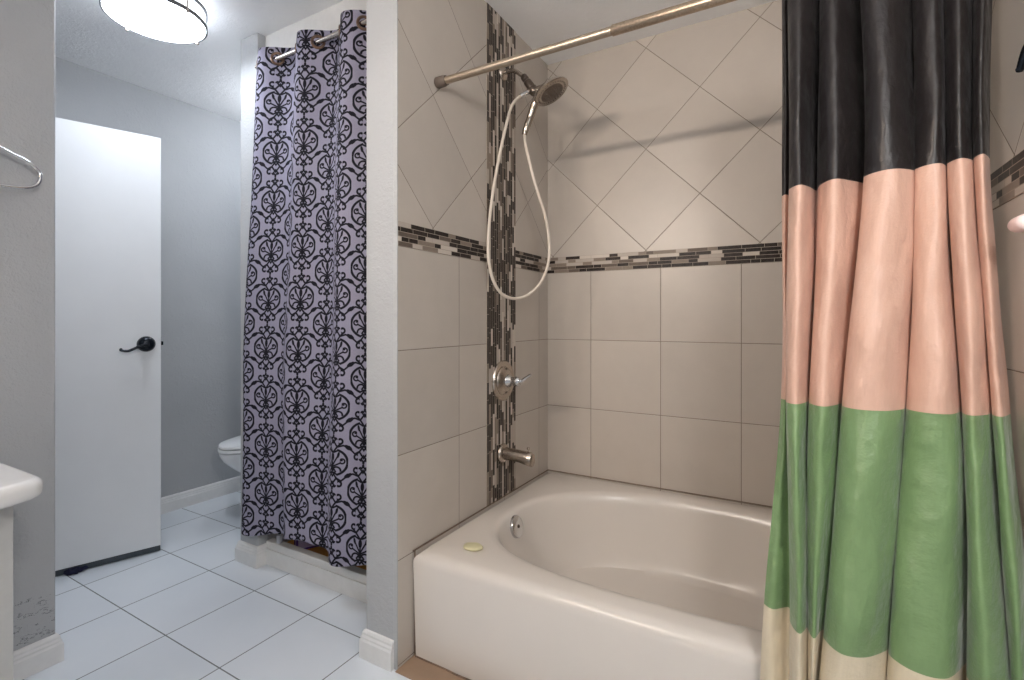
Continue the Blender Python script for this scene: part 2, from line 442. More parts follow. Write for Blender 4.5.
# (walls lie on the left of the walking direction, the board grows to the right)
base_run('baseboard_left', [(-2.092, -1.80), (-2.092, .012)])
base_run('baseboard_near', [(-1.005, -3.35), (-1.005, -1.641), (-1.13, -1.641)])
base_run('baseboard_stall', [(-1.153, .012), (-1.153, -.925), (-1.02, -.925), (-1.02, -.884)])
base_run('baseboard_plumbing', [(-.138, -.884), (-.138, YE), (-.012, YE)])
bm = B(); add_box(bm, -1.02, -.138, -.892, -.8835, 0, .073, .0025, 2); struct('baseboard_curb', bm, white_trim)

DOOR_A = Vector((-1.5726, -1.0648, 0)); DOOR_D = Vector((-.3196, -.9475, 0)); DOOR_N = Vector((.9475, -.3196, 0))
DM = Matrix(((DOOR_D.x, DOOR_N.x, 0, DOOR_A.x), (DOOR_D.y, DOOR_N.y, 0, DOOR_A.y), (0, 0, 1, 0), (0, 0, 0, 1)))   # (along, out, up)
def door_bm(t): bmesh.ops.transform(t, matrix=DM, verts=t.verts[:]); return t
bm = B(); add_box(bm, 0, .76, -.035, 0, .030, 2.012, .002, 2)
door = struct('door_1', door_bm(bm), door_m)
bm = B(); add_box(bm, .002, .758, -.031, -.002, .004, .0305, .001, 1); obj('door_bottom_strip', door_bm(bm), strip_m, door, label='dark grey strip along the bottom edge')  # dark grey strip filling the gap below the door
bm = B(); add_lathe(bm, [(0, .004), (.033, .004), (.037, .001), (.037, -.0005), (.0, -.0005)][::-1], (.0585, 0, 1.011), (0, 1, 0), 36)
add_lathe(bm, [(.036, .002), (.034, .012), (.027, .021), (.016, .026), (0, .0275)], (.0585, 0, 1.011), (0, 1, 0), 36)
ros = obj('door_handle', door_bm(bm), black_m, door, label='black lever handle with a domed round rosette')
bm = B(); add_tube(bm, [(.0585, .02, 1.012), (.0585, .06, 1.012)], .009, 14)
add_tube(bm, catmull([(.0585, .055, 1.0125), (.075, .056, 1.007), (.101, .056, .9965), (.127, .056, .984), (.145, .055, .9835), (.158, .051, .9885), (.155, .046, .993)], 6),
         [.0075]*12+[.006]*12+[.0055]*13, 12)
obj('lever', door_bm(bm), black_m, ros)
bm = B(); add_box(bm, -.0015, .002, -.028, -.008, .98, 1.045, .001, 1); add_box(bm, -.011, 0, -.024, -.012, 1.003, 1.022, .002, 2)
obj('latch', door_bm(bm), black_m, door, label='dark latch plate and bolt')
for zz in (.25, 1.02, 1.80):
    bm = B(); add_tube(bm, [(.762, -.04, zz-.045), (.762, -.04, zz+.045)], .007, 10); add_box(bm, .735, .762, -.0365, -.0345, zz-.044, zz+.044)
    obj('hinge', door_bm(bm), black_m, door)

# crumpled navy cloth under the door
t = bmesh.new(); bmesh.ops.create_icosphere(t, subdivisions=4, radius=1)
for v in t.verts:
    d = v.co.normalized(); k = 1+.22*math.sin(5*d.x+2*d.y)+.16*math.sin(9*d.y-3*d.x+1)+.1*math.sin(13*d.x*d.y+4)
    v.co = Vector((d.x*.036*k, d.y*.018*k, max(0, d.z*.013*(1+.3*math.sin(11*d.x+6*d.y))+.012)))
bmesh.ops.transform(t, matrix=DM @ Matrix.Translation((.318, .004, 0)), verts=t.verts[:])
tag(obj('fabric_scrap', t, navy_m), 'crumpled dark navy scrap of fabric on the floor under the white door', 'cloth')

# ------------------------------------------------------------------ bathtub
def superq(th, cx, cy, aL, aR, bB, bF, nBL, nBR, nFL, nFR):
    c, s = math.cos(th), math.sin(th)
    a = aR if c > 0 else aL; b = bB if s > 0 else bF
    n = (nBR if c > 0 else nBL) if s > 0 else (nFR if c > 0 else nFL)
    r = (abs(c/a)**n + abs(s/b)**n)**(-1/n)
    return cx + r*c, cy + r*s
TX0, TX1, TY0, TY1, TZ = .002, 1.482, -1.041, -.004, .353
N = 144
def rect(th, inset, y_extra=0):
    x0, x1, y0, y1 = TX0+inset, TX1-inset, TY0+inset+y_extra, TY1-inset
    cx, cy = .76, -.54; c, s = math.cos(th), math.sin(th)
    k = min([((x1-cx)/c if c > 0 else (x0-cx)/c) if abs(c) > 1e-9 else 1e9, ((y1-cy)/s if s > 0 else (y0-cy)/s) if abs(s) > 1e-9 else 1e9])
    return cx+k*c, cy+k*s
# angles that hit the corners exactly
corn = [math.atan2(y+.54, x-.76) % (2*PI) for x in (TX0, TX1) for y in (TY0, TY1)]
ths = [2*PI*i/N for i in range(N)]
for a in corn:
    j = min(range(N), key=lambda i: min(abs(ths[i]-a), 2*PI-abs(ths[i]-a))); ths[j] = a
ths.sort()
rim = dict(cx=.76, cy=-.545, aL=.64, aR=.635, bB=.445, bF=.385, nBL=2.1, nBR=2.7, nFL=3., nFR=3.)
bot = dict(cx=.78, cy=-.54, aL=.56, aR=.42, bB=.355, bF=.32, nBL=2.4, nBR=2.6, nFL=2.6, nFR=2.6)
def oval(th, k, d=0.):     # k 0 = rim, 1 = floor of the basin
    p = {q: rim[q]*(1-k)+bot[q]*k for q in rim}
    for q in ('aL', 'aR', 'bB', 'bF'): p[q] += d
    return superq(th, **p)
loops = []
for ins, yx, z in ((.0, .006, 0), (0, .001, .315), (.0015, 0, .327), (.006, 0, .338), (.013, 0, .346), (.022, 0, .3515), (.034, 0, .3545)):
    loops.append([(*rect(t_, ins, yx), z) for t_ in ths])
for d, z in ((.03, .3545), (.012, .3525), (.003, .347), (-.006, .338)): loops.append([(*oval(t_, 0, d), z) for t_ in ths])
for k, z in ((.1, .30), (.22, .25), (.36, .20), (.52, .15), (.70, .105), (.85, .074), (.95, .059)): loops.append([(*oval(t_, k, -.004), z) for t_ in ths])
for q, z in ((.93, .053), (.6, .050), (.25, .048)):
    loops.append([(.78+(x-.78)*q, -.54+(y+.54)*q, z) for x, y in (oval(t_, 1., -.004) for t_ in ths)])
bm = B(); add_loft(bm, loops)
tub = thing('bathtub', 'off-white built-in bathtub with an oval basin set between tiled walls', 'bathtub', (.742, -.53, 0))
obj('tub_shell', bm, enamel, tub, angle=50)
ov = Vector((.139, -.578, .298)); ovn = Vector((.95, .0, .31))
bm = B(); add_lathe(bm, [(0, -.02), (.042, -.02), (.044, .003), (.041, .008), (.032, .0105), (.012, .011), (0, .011)], ov, ovn, 36)
opl = obj('overflow_plate', bm, chrome, tub, label='round chrome overflow plate')
bm = B(); add_lathe(bm, [(.007, .009), (.007, .0125), (.004, .014), (0, .014)], ov, ovn, 14)
obj('screw', bm, nickel_dk, opl)
bm = B(); add_lathe(bm, [(0, 0), (.034, 0), (.034, .003), (.026, .005), (.02, .002), (0, .002)], (.36, -.54, .0495), (0, 0, 1), 28)
obj('drain', bm, chrome, tub)
# caulk beads where the tub meets the tile
bm = B()
add_tube(bm, [(.003, -1.04, .3552), (.003, -.003, .3552), (1.478, -.003, .3552)], .002, 8)
add_tube(bm, [(.006, -1.034, .01), (.006, -1.034, .355)], .0022, 8)
add_tube(bm, catmull([(.01, -1.035, .004), (.12, -1.036, .004), (.19, -1.039, .004), (.3, -1.036, .004), (.7, -1.035, .004), (1.4, -1.035, .004)], 6), .003, 8)
struct('trim_8', bm, caulk_m)

t = bmesh.new(); bmesh.ops.create_uvsphere(t, u_segments=28, v_segments=14, radius=1)
for v in t.verts:
    a = math.atan2(v.co.y, v.co.x); k = 1+.07*math.sin(2*a+.4)+.04*math.sin(5*a)
    v.co = Vector((v.co.x*.033*k, v.co.y*.026*k, (abs(v.co.z)**.7*(1 if v.co.z > 0 else -1))*.009+.3625))
bmesh.ops.translate(t, vec=(.168, -.928, 0), verts=t.verts[:])
tag(obj('soap_bar', t, soap_m), 'worn pale yellow soap disc lying on the tub deck corner', 'soap')

# ------------------------------------------------------------------ tub and shower fittings
sh = thing('shower_fixture', 'nickel shower head with a pale looping hose on the mosaic strip', 'shower', (0, -.458, 2.199))
bm = B(); add_lathe(bm, [(.031, 0), (.031, .004), (.027, .010), (.015, .015), (0, .016)], (.003, -.458, 2.199), (1, 0, 0), 32)
obj('wall_flange', bm, nickel, sh)
bm = B(); add_tube(bm, catmull([(.008, -.458, 2.199), (.03, -.458, 2.202), (.055, -.458, 2.200), (.078, -.458, 2.186), (.096, -.458, 2.171), (.110, -.458, 2.157)], 6), .0095, 14)
obj('shower_arm', bm, nickel, sh)
ax = Vector((.056, 0, -.083)).normalized()
def along(k, o=(.108, -.458, 2.160)): return Vector(o)+ax*k
bm = B(); add_lathe(bm, [(0, -.004), (.013, -.004), (.0155, .002), (.0155, .016), (.0115, .020), (.0115, .026), (.017, .032), (.018, .06), (.016, .068), (.020, .072), (.021, .094), (.017, .10), (0, .10)], along(0), ax, 24)
add_lathe(bm, [(0, -.012), (.013, -.012), (.013, .02), (.010, .024), (0, .024)], along(.074), Vector((-.55, -.35, -.5)), 16)
obj('diverter', bm, nickel_dk, sh, label='dark diverter body between the arm and the head')
hn = Vector((.494, .078, -.866)).normalized(); hc = Vector((.239, -.46, 2.064))
bm = B(); add_lathe(bm, [(0, -.036), (.016, -.036), (.03, -.028), (.055, -.018), (.072, -.012), (.078, -.004), (.078, .001), (.074, .004), (0, .003)], hc, hn, 48)
add_tube(bm, [along(.09), hc-hn*.032], [.016, .017], 16)
head = obj('head_disc', bm, nickel, sh)
bm = B(); add_lathe(bm, [(0, .003), (.050, .003), (.050, .0055), (.044, .0062), (0, .0062)], hc, hn, 40)
fx, fy = frame(hn)
obj('face_plate', bm, nickel_dk, head, label='dark inner spray plate')
bm = B()
for R_, n_ in ((.012, 6), (.025, 12), (.038, 18), (.062, 32)):
    for i in range(n_):
        a = 2*PI*i/n_; p = hc+(fx*math.cos(a)+fy*math.sin(a))*R_
        h0 = .006 if R_ < .05 else .003
        add_lathe(bm, [(.0030, h0), (.0022, h0+.003), (0, h0+.003)], p, hn, 8)
noz = obj('nozzle', bm, rubber, head, label='rings of small spray nozzles'); noz['kind'] = 'stuff'
bm = B(); add_tube(bm, catmull([hc-hn*.020+Vector((-.045, -.01, -.004)), (.178, -.47, 2.050), (.158, -.466, 2.012), (.140, -.463, 1.975), (.125, -.461, 1.945), (.115, -.46, 1.922), (.112, -.46, 1.912)], 6), [.0165]*6+[.0175]*6+[.0160]*6+[.0145]*6+[.013]*6+[.0115]*6+[.0105], 16)
obj('hand_grip', bm, nickel, sh)
hose_pts = [along(.074)+Vector((-.55, -.35, -.5)).normalized()*.022, (0.105, -0.50, 2.055), (0.095, -0.543, 2.001), (0.08, -0.567, 1.903), (0.065, -0.59, 1.784), (0.055, -0.612, 1.671), (0.05, -0.634, 1.546), (0.05, -0.649, 1.424), (0.055, -0.646, 1.341), (0.062, -0.624, 1.278), (0.075, -0.583, 1.232), (0.1, -0.528, 1.215), (0.13, -0.47, 1.229), (0.155, -0.417, 1.271), (0.175, -0.39, 1.324), (0.185, -0.371, 1.394), (0.185, -0.371, 1.472), (0.18, -0.396, 1.568), (0.166, -0.43, 1.652), (0.15, -0.455, 1.735), (0.135, -0.465, 1.808), (0.12, -0.465, 1.868), (.112, -.46, 1.914)]
bm = B(); add_tube(bm, catmull(hose_pts, 8), .0064, 12)
hs = obj('hose', bm, hose_m, sh, label='pale beige hose hanging in a long loop')
bm = B(); d_ = (Vector(hose_pts[1])-Vector(hose_pts[0])).normalized()
add_lathe(bm, [(0, 0), (.0105, 0), (.0105, .035), (.0085, .042), (0, .042)], hose_pts[0], d_, 16)
obj('hose_nut', bm, chrome, hs)

vx, vy, vz = .003, -.458, .863
va = thing('shower_valve', 'round nickel shower valve with a lever on the mosaic strip', 'valve', (0, vy, vz))
bm = B(); add_lathe(bm, [(.087, 0), (.088, .004), (.084, .010), (.074, .012), (.064, .009), (.060, .008)], (vx, vy, vz), (1, 0, 0), 56)
add_lathe(bm, [(.061, .008), (.054, .016), (.042, .024), (.034, .027), (0, .028)], (vx, vy, vz), (1, 0, 0), 48)
obj('escutcheon', bm, nickel, va)
bm = B(); add_lathe(bm, [(.028, .024), (.026, .036), (.020, .044), (.0185, .060), (.021, .066), (.021, .078), (.016, .086), (0, .088)], (vx, vy, vz), (1, 0, 0), 28)
hub = obj('hub', bm, chrome, va)
bm = B(); add_tube(bm, catmull([(.070, vy, .863), (.086, vy, .862), (.098, vy+.002, .866), (.116, vy+.004, .880), (.134, vy+.006, .892), (.141, vy+.006, .894)], 6), [.012]*6+[.0095]*6+[.0075]*6+[.006]*6+[.0055]*7, 14)
obj('lever', bm, chrome, va)
for dz in (.05, -.05):
    bm = B(); add_lathe(bm, [(.006, .010), (.006, .020), (.004, .022), (0, .022)], (vx, vy+.0, vz+dz), (1, 0, 0), 12)
    obj('screw', bm, nickel_dk, va)

sx_, sy_, sz_ = .003, -.463, .548
sp = thing('tub_spout', 'nickel tub spout with a pull-up knob low on the mosaic strip', 'faucet', (0, sy_, sz_))
bm = B(); add_lathe(bm, [(.041, 0), (.042, .005), (.038, .014), (.031, .018), (0, .019)], (sx_, sy_, sz_), (1, 0, 0), 40)
obj('wall_flange', bm, nickel, sp)
t = bmesh.new(); L_ = []
for x, w, h, zc in ((.012, .026, .027, .0), (.05, .0255, .026, 0), (.09, .025, .0265, -.002), (.12, .0255, .029, -.006), (.142, .0255, .031, -.010), (.150, .023, .028, -.011), (.153, .017, .021, -.011)):
    L_.append([(sx_+x, sy_+w*math.cos(2*PI*k/28), sz_+zc+h*math.sin(2*PI*k/28)) for k in range(28)])
bm = B(); add_loft(bm, L_); obj('spout_body', bm, nickel, sp, angle=60); t.free()
bm = B(); add_lathe(bm, [(.0035, 0), (.0035, .010), (.0065, .012), (.007, .018), (.004, .021), (0, .021)], (sx_+.130, sy_, sz_+.020), (0, 0, 1), 16)
obj('diverter_knob', bm, nickel, sp)

# ------------------------------------------------------------------ rod and striped curtain over the tub
RY, RZ = -.909, 1.972
rd = thing('shower_rod', 'speckled nickel rod spanning the tub opening under the ceiling', 'curtain rod', (.742, RY, RZ))
bm = B(); add_tube(bm, [(.004, RY, RZ), (.68, RY, RZ)], .0128, 24); obj('inner_tube', bm, tube_m, rd)
bm = B(); add_tube(bm, [(.645, RY, RZ), (.648, RY, RZ), (1.48, RY, RZ)], [.0135, .0155, .0155], 24); obj('outer_tube', bm, rod_m, rd)
for xa, xb in ((.0005, .042), (1.442, 1.4835)):
    bm = B(); add_lathe(bm, [(.0185, 0), (.0195, .002), (.0195, .030), (.0175, .036), (.0165, xb-xa), (0, xb-xa)], (xa if xa < .1 else xb, RY, RZ), (1 if xa < .1 else -1, 0, 0), 28)
    obj('end_cap', bm, rubber, rd)

# fold stations (x, y) along the cloth at six heights
CURT=[
(1.955,[(1.0821, -0.8917), (1.0889, -0.8969), (1.0996, -0.8891), (1.0958, -0.9126), (1.1169, -0.9257), (1.146, -0.91), (1.1678, -0.8891), (1.1623, -0.91), (1.1849, -0.9257), (1.2222, -0.9048), (1.2484, -0.8865), (1.2397, -0.9152), (1.259, -0.9309), (1.2916, -0.9283), (1.3245, -0.91), (1.3438, -0.8917), (1.3349, -0.91), (1.3549, -0.9231), (1.3757, -0.9204), (1.4002, -0.8891), (1.3893, -0.91), (1.4061, -0.9257), (1.4315, -0.91), (1.4499, -0.8891), (1.4378, -0.91), (1.4489, -0.9204), (1.4707, -0.8996)]),
(1.925,[(1.0821, -0.8918), (1.0889, -0.9012), (1.0996, -0.887), (1.0958, -0.9298), (1.1169, -0.9535), (1.146, -0.925), (1.1678, -0.887), (1.1623, -0.925), (1.1849, -0.9535), (1.2222, -0.9155), (1.2484, -0.8823), (1.2397, -0.9345), (1.259, -0.963), (1.2916, -0.9583), (1.3245, -0.925), (1.3438, -0.8918), (1.3349, -0.925), (1.3549, -0.9488), (1.3757, -0.944), (1.4002, -0.887), (1.3893, -0.925), (1.4061, -0.9535), (1.4315, -0.925), (1.4499, -0.887), (1.4378, -0.925), (1.4489, -0.944), (1.4707, -0.906)]),
(1.445,[(1.085, -0.9247), (1.0916, -0.9363), (1.1021, -0.919), (1.0984, -0.9708), (1.1168, -0.9995), (1.1371, -0.965), (1.1544, -0.919), (1.1629, -0.965), (1.1899, -0.9995), (1.2287, -0.9535), (1.2549, -0.9133), (1.2432, -0.9765), (1.2642, -1.011), (1.2939, -1.0052), (1.3286, -0.965), (1.3471, -0.9247), (1.3353, -0.965), (1.3534, -0.9937), (1.3736, -0.988), (1.3987, -0.919), (1.3846, -0.965), (1.3993, -0.9995), (1.4254, -0.965), (1.444, -0.919), (1.43, -0.965), (1.4381, -0.988), (1.4601, -0.942)]),
(0.942,[(1.0799, -0.978), (1.0884, -0.99), (1.0964, -0.972), (1.0951, -1.026), (1.1148, -1.056), (1.1323, -1.02), (1.1429, -0.972), (1.1381, -1.02), (1.1614, -1.056), (1.1931, -1.008), (1.2108, -0.966), (1.2007, -1.032), (1.2275, -1.068), (1.2699, -1.062), (1.3051, -1.02), (1.3198, -0.978), (1.3101, -1.02), (1.3354, -1.05), (1.3747, -1.044), (1.4146, -0.972), (1.4008, -1.02), (1.4087, -1.056), (1.4361, -1.02), (1.457, -0.972), (1.4404, -1.02), (1.447, -1.044), (1.4739, -0.996)]),
(0.475,[(1.0523, -1.0613), (1.0706, -1.0737), (1.0994, -1.055), (1.101, -1.1113), (1.1165, -1.1425), (1.1311, -1.105), (1.1386, -1.0875), (1.1356, -1.105), (1.1462, -1.1425), (1.158, -1.1006), (1.1674, -1.0853), (1.1608, -1.1175), (1.1875, -1.155), (1.2281, -1.1487), (1.2645, -1.105), (1.283, -1.0613), (1.274, -1.105), (1.3058, -1.1362), (1.3543, -1.13), (1.3989, -1.055), (1.3848, -1.105), (1.4017, -1.1425), (1.4415, -1.105), (1.4686, -1.055), (1.4493, -1.105), (1.455, -1.13), (1.4824, -1.08)]),
(0.14,[(1.0371, -1.0733), (1.0608, -1.0857), (1.101, -1.067), (1.1042, -1.1233), (1.1174, -1.1545), (1.1304, -1.117), (1.1362, -1.0995), (1.1342, -1.117), (1.1378, -1.1545), (1.1387, -1.1126), (1.1435, -1.0973), (1.1389, -1.1295), (1.1655, -1.167), (1.2051, -1.1607), (1.2422, -1.117), (1.2628, -1.0733), (1.2541, -1.117), (1.2895, -1.1482), (1.3431, -1.142), (1.3903, -1.067), (1.376, -1.117), (1.3978, -1.1545), (1.4445, -1.117), (1.475, -1.067), (1.4542, -1.117), (1.4594, -1.142), (1.4871, -1.092)])]

CURT = [(z, [(min(x, 1.478), y) for x, y in L]) for z, L in CURT]
def cr(vals, t):
    i = min(int(t), len(vals)-2); f = t-i
    a, b, c, d = vals[max(i-1, 0)], vals[i], vals[i+1], vals[min(i+2, len(vals)-1)]
    return .5*(2*b+(c-a)*f+(2*a-5*b+4*c-d)*f*f+(3*b-a-3*c+d)*f**3)
NS = len(CURT[0][1]); SUB = 8; COLS = (NS-1)*SUB+1
cols = [[[cr([p[q] for p in L], i/SUB) for q in (0, 1)] for i in range(COLS)] for z, L in CURT]
zs = [z for z, L in CURT]
def curt_pt(c, z):
    k = 0
    while k < len(zs)-2 and z < zs[k+1]: k += 1
    h = zs[k]-zs[k+1]; f = (zs[k]-z)/h; pt = []
    for q in (0, 1):
        def sl(j):
            if j <= 0: return (cols[1][c][q]-cols[0][c][q])/(zs[0]-zs[1])
            if j >= len(zs)-1: return (cols[-1][c][q]-cols[-2][c][q])/(zs[-2]-zs[-1])
            return (cols[j+1][c][q]-cols[j-1][c][q])/(zs[j-1]-zs[j+1])
        m0, m1 = sl(k)*h, sl(k+1)*h
        pt.append((2*f**3-3*f*f+1)*cols[k][c][q]+(f**3-2*f*f+f)*m0+(-2*f**3+3*f*f)*cols[k+1][c][q]+(f**3-f*f)*m1)
    x, y = pt; s = c/(COLS-1)
    amp = .004*min(1, max(0, (1.9-z)/.4))
    y += amp*math.sin(9*z+31*s)+.5*amp*math.sin(23*z-57*s+1)
    x += .6*amp*math.sin(6*z+20*s+2)
    return (min(x, 1.4795), y, z)
def curt_row(z): return [curt_pt(c, z) for c in range(COLS)]
cur = thing('striped_shower_curtain', 'satin shower curtain in black, peach, green and cream bands beside the tub', 'shower curtain', (1.28, -1.06, .14))
slen = [0]
mid = curt_row(1.2)
for a, b in zip(mid, mid[1:]): slen.append(slen[-1]+math.dist(a, b))
def panel(name, z0, z1, mat, label, rows=44):
    bm = bmesh.new(); uv = bm.loops.layers.uv.new('UVMap'); g = []
    for r in range(rows+1):
        f = r/rows
        g.append([bm.verts.new(curt_pt(c, (z0[0]*(1-f)+z1[0]*f)*(1-c/(COLS-1)) + (z0[1]*(1-f)+z1[1]*f)*c/(COLS-1))) for c in range(COLS)])
    ids = {v: (i, r) for r, L in enumerate(g) for i, v in enumerate(L)}
    for a, b in zip(g, g[1:]):
        for i in range(COLS-1):
            f = bm.faces.new((a[i], b[i], b[i+1], a[i+1]))
            for lp in f.loops:
                i_, r_ = ids[lp.vert]; lp[uv].uv = (slen[i_], lp.vert.co.z)
    o = obj(name, bm, mat, cur, label=label, solid=.0012, angle=180)
    return o
BP, PG, GC = (1.431, 1.458), (.940, .944), (.489, .463)
panel('upper_panel', (1.949, 1.949), BP, satin('black_satin', (24, 18, 18), .1, .42, .4), 'black satin top band')
panel('middle_panel', BP, PG, satin('peach_satin', (206, 168, 149), .15, .45), 'peach satin band')
panel('lower_panel', PG, GC, satin('green_satin', (116, 144, 98),   .4, .4, .5), 'green satin band')
panel('hem_panel', GC, (.15, .13), satin('cream_satin', (210, 197, 172), .15, .45), 'cream satin hem band', 22)
# top hem tucks and rings on the rod
ringx = [1.10+.36*i/9 for i in range(10)]
for i, x in enumerate(ringx):
    bm = B(); add_torus(bm, (x, RY, RZ-.012), (1, .15*math.sin(i*2.1), 0), .031, .0022, 32, 8)
    tag(obj('curtain_ring', bm, nickel), 'thin nickel ring holding the striped satin curtain on the rod', 'curtain ring', 'rings on the tub curtain rod')

# ------------------------------------------------------------------ things on the right tiled wall
t = thing('wall_hook', 'black curved hook fixed high on the right tiled wall beside the curtain', 'hook', (1.484, -1.075, 1.60))
bm = B(); add_lathe(bm, [(.012, 0), (.013, .003), (.010, .005), (0, .006)], (1.484, -1.092, 1.622), (-1, 0, 0), 20); obj('mount', bm, black_m, t)
bm = B(); add_tube(bm, catmull([(1.481, -1.092, 1.622), (1.476, -1.090, 1.624), (1.4735, -1.078, 1.618), (1.473, -1.064, 1.607), (1.473, -1.050, 1.592)], 6), .0058, 12)
add_lathe(bm, [(0, -.006), (.005, -.004), (.0068, 0), (.005, .004), (0, .006)], (1.473, -1.049, 1.591), (0, 1, -1), 12); obj('prong', bm, black_m, t)
t = thing('soap_holder', 'pale pink rounded holder on the right tiled wall under the mosaic band', 'soap holder', (1.484, -1.085, 1.28))
bm = B(); add_box(bm, 1.479, 1.484, -1.108, -1.066, 1.278, 1.322, .002, 2); obj('back_plate', bm, pink_m, t)
bm = B()
L_ = []
for y, k in ((-1.112, .5), (-1.110, .85), (-1.104, 1), (-1.074, 1), (-1.064, .9), (-1.058, .7), (-1.055, .4)):
    L_.append([(1.465+.015*k*math.cos(2*PI*i/24), y, 1.300+.0145*k*math.sin(2*PI*i/24)) for i in range(24)])
add_loft(bm, L_); obj('tray', bm, pink_m, t, angle=60)

# ------------------------------------------------------------------ patterned curtain on the stall
QY, QZ = -.93, 2.276
t2 = thing('stall_curtain_rod', 'slim steel tension rod across the top of the shower stall', 'curtain rod', (-.58, QY, QZ))
bm = B(); add_tube(bm, [(-1.0195, QY, QZ), (-.5, QY, QZ)], .0095, 18); obj('tube', bm, nickel, t2)
bm = B(); add_tube(bm, [(-.52, QY, QZ), (-.518, QY, QZ), (-.139, QY, QZ)], [.0095, .0115, .0115], 18); obj('sleeve', bm, nickel, t2)
for xa, d in ((-.1385, -1),):
    bm = B(); add_lathe(bm, [(.02, 0), (.02, .018), (.013, .03), (0, .03)], (xa, QY, QZ), (d, 0, 0), 22); obj('end_cap', bm, grey_pl, t2)
sc = thing('patterned_shower_curtain', 'lavender shower curtain printed with a black damask lattice, across the stall', 'shower curtain', (-.58, -.96, .16))
XC = -.862; PER = .262
def dam(x, z):     # x along the rod (unflared), returns world point
    f = (2.33-z)/2.16
    A = .0245+.0185*max(0, 1-f*3.2)+.002*math.sin(3*x)
    ph = 2*PI*(x-XC)/PER
    y = QY - .022*f + A*math.sin(ph-.38*min(1, f*3)*math.sin(ph)) + .004*f*math.sin(2*ph+2.5*f+.7)
    # left edge flares outwards on the way down
    w = max(0, (-.14-x)/.88)
    X = x - (.105*min(1, f*1.6)**.8)*w + .006*math.sin(5*z+9*x)*f
    y += .006*math.sin(4*z+6*x)*f
    return (X, y, z)
NXC = 150; XS = [-1.030+(.885)*i/NXC for i in range(NXC+1)]
arc = [0]
for a, b in zip(XS, XS[1:]): arc.append(arc[-1]+math.dist(dam(a, 1.2), dam(b, 1.2)))
bm = bmesh.new(); uv = bm.loops.layers.uv.new('UVMap'); g = []; NR = 110
def zbot(x): return .163+.02*(x+1.03)/.885+.010*math.sin(2*PI*(x-XC)/PER)+.046*math.exp(-((x+.655)/.10)**2)
for r in range(NR+1):
    row = []
    for i, x in enumerate(XS):
        zt = 2.325+.004*math.sin(2*PI*(x-XC)/PER); z = zt+(zbot(x)-zt)*r/NR
        if r == NR: pass
        row.append(bm.verts.new(dam(x, z)))
    g.append(row)
ids = {v: (i, r) for r, L in enumerate(g) for i, v in enumerate(L)}
for a, b in zip(g, g[1:]):
    for i in range(NXC):
        f = bm.faces.new((a[i], b[i], b[i+1], a[i+1]))
        for lp in f.loops:
            i_, r_ = ids[lp.vert]; lp[uv].uv = (arc[i_]+.035, lp.vert.co.z-.03)
obj('cloth', bm, damask_m, sc, solid=.0012, angle=180)
k = -1
while XC+PER/2*k < -.16:
    x = XC+PER/2*k
    if x > -1.03:
        a = Vector(dam(x-.003, QZ)); b = Vector(dam(x+.003, QZ)); tg = b-a; nrm_ = Vector((tg.y, -tg.x, 0))
        bm = B(); add_torus(bm, (dam(x, QZ)[0], QY, QZ), nrm_, .024, .0062, 32, 10)
        obj('grommet', bm, bronze, sc, label='bronze eyelet ring')
    k += 1

# things on the stall curb behind the cloth
t = thing('soap_carton', 'lilac and purple card box on the stall floor under the patterned curtain', 'box', (-.90, -.74, .055))
M_ = Matrix.Translation((-.895, -.812, .055)) @ Matrix.Rotation(math.atan2(.88, .48), 4, 'Z')
bm = B(); add_box(bm, 0, .16, 0, .055, 0, .11, .002, 1); bmesh.ops.transform(bm, matrix=M_, verts=bm.verts[:]); obj('carton', bm, lilac_m, t)
bm = B()
for x in (0, .16):
    for y in (0, .055): add_box(bm, x-.0045, x+.0045, y-.0045, y+.0045, 0, .111)
for y in (0, .055): add_box(bm, -.002, .162, y-.003, y+.003, 0, .007)
bmesh.ops.transform(bm, matrix=M_, verts=bm.verts[:]); obj('edge_band', bm, purple_m, t, label='dark purple edges')
t = thing('shampoo_bottle', 'small grey bottle on the stall curb by the left post under the curtain', 'bottle', (-.945, -.866, .104))
bm = B(); add_lathe(bm, [(0, 0), (.012, 0), (.014, .003), (.014, .032), (.010, .038), (.006, .040), (.006, .043), (0, .043)], (-.945, -.866, .104), (0, 0, 1), 24); obj('bottle', bm, grey_pl, t)
bm = B(); add_lathe(bm, [(0, .042), (.008, .042), (.008, .052), (.006, .054), (0, .054)], (-.945, -.866, .104), (0, 0, 1), 20); obj('cap', bm, black_m, t)

# ------------------------------------------------------------------ ceiling light
LX, LY = -1.142, -1.283
t = thing('ceiling_light', 'round white flush ceiling light with twin nickel hoops over the white door', 'ceiling light', (LX, LY, 2.34))
bm = B(); add_lathe(bm, [(0, 0), (.14, 0), (.14, -.012), (0, -.012)], (LX, LY, H), (0, 0, 1), 48); obj('base_plate', bm, nickel, t)
bm = B(); add_lathe(bm, [(0, 2.340), (.08, 2.341), (.14, 2.343), (.166, 2.346), (.1715, 2.349)], (LX, LY, 0), (0, 0, 1), 64, cap=False); obj('diffuser', bm, lamp_m, t, label='glowing white glass lens')
bm = B(); add_lathe(bm, [(.1715, 2.349), (.1715, 2.428), (0, 2.428)], (LX, LY, 0), (0, 0, 1), 64, cap=False); obj('drum', bm, lamp_side_m, t, label='softly lit glass side')
for zz in (2.352, 2.412):
    bm = B(); add_lathe(bm, [(.1725, zz-.008), (.1785, zz-.008), (.1785, zz+.007), (.1725, zz+.007), (.1725, zz-.008)], (LX, LY, 0), (0, 0, 1), 72, cap=False); obj('hoop', bm, satin_metal, t)
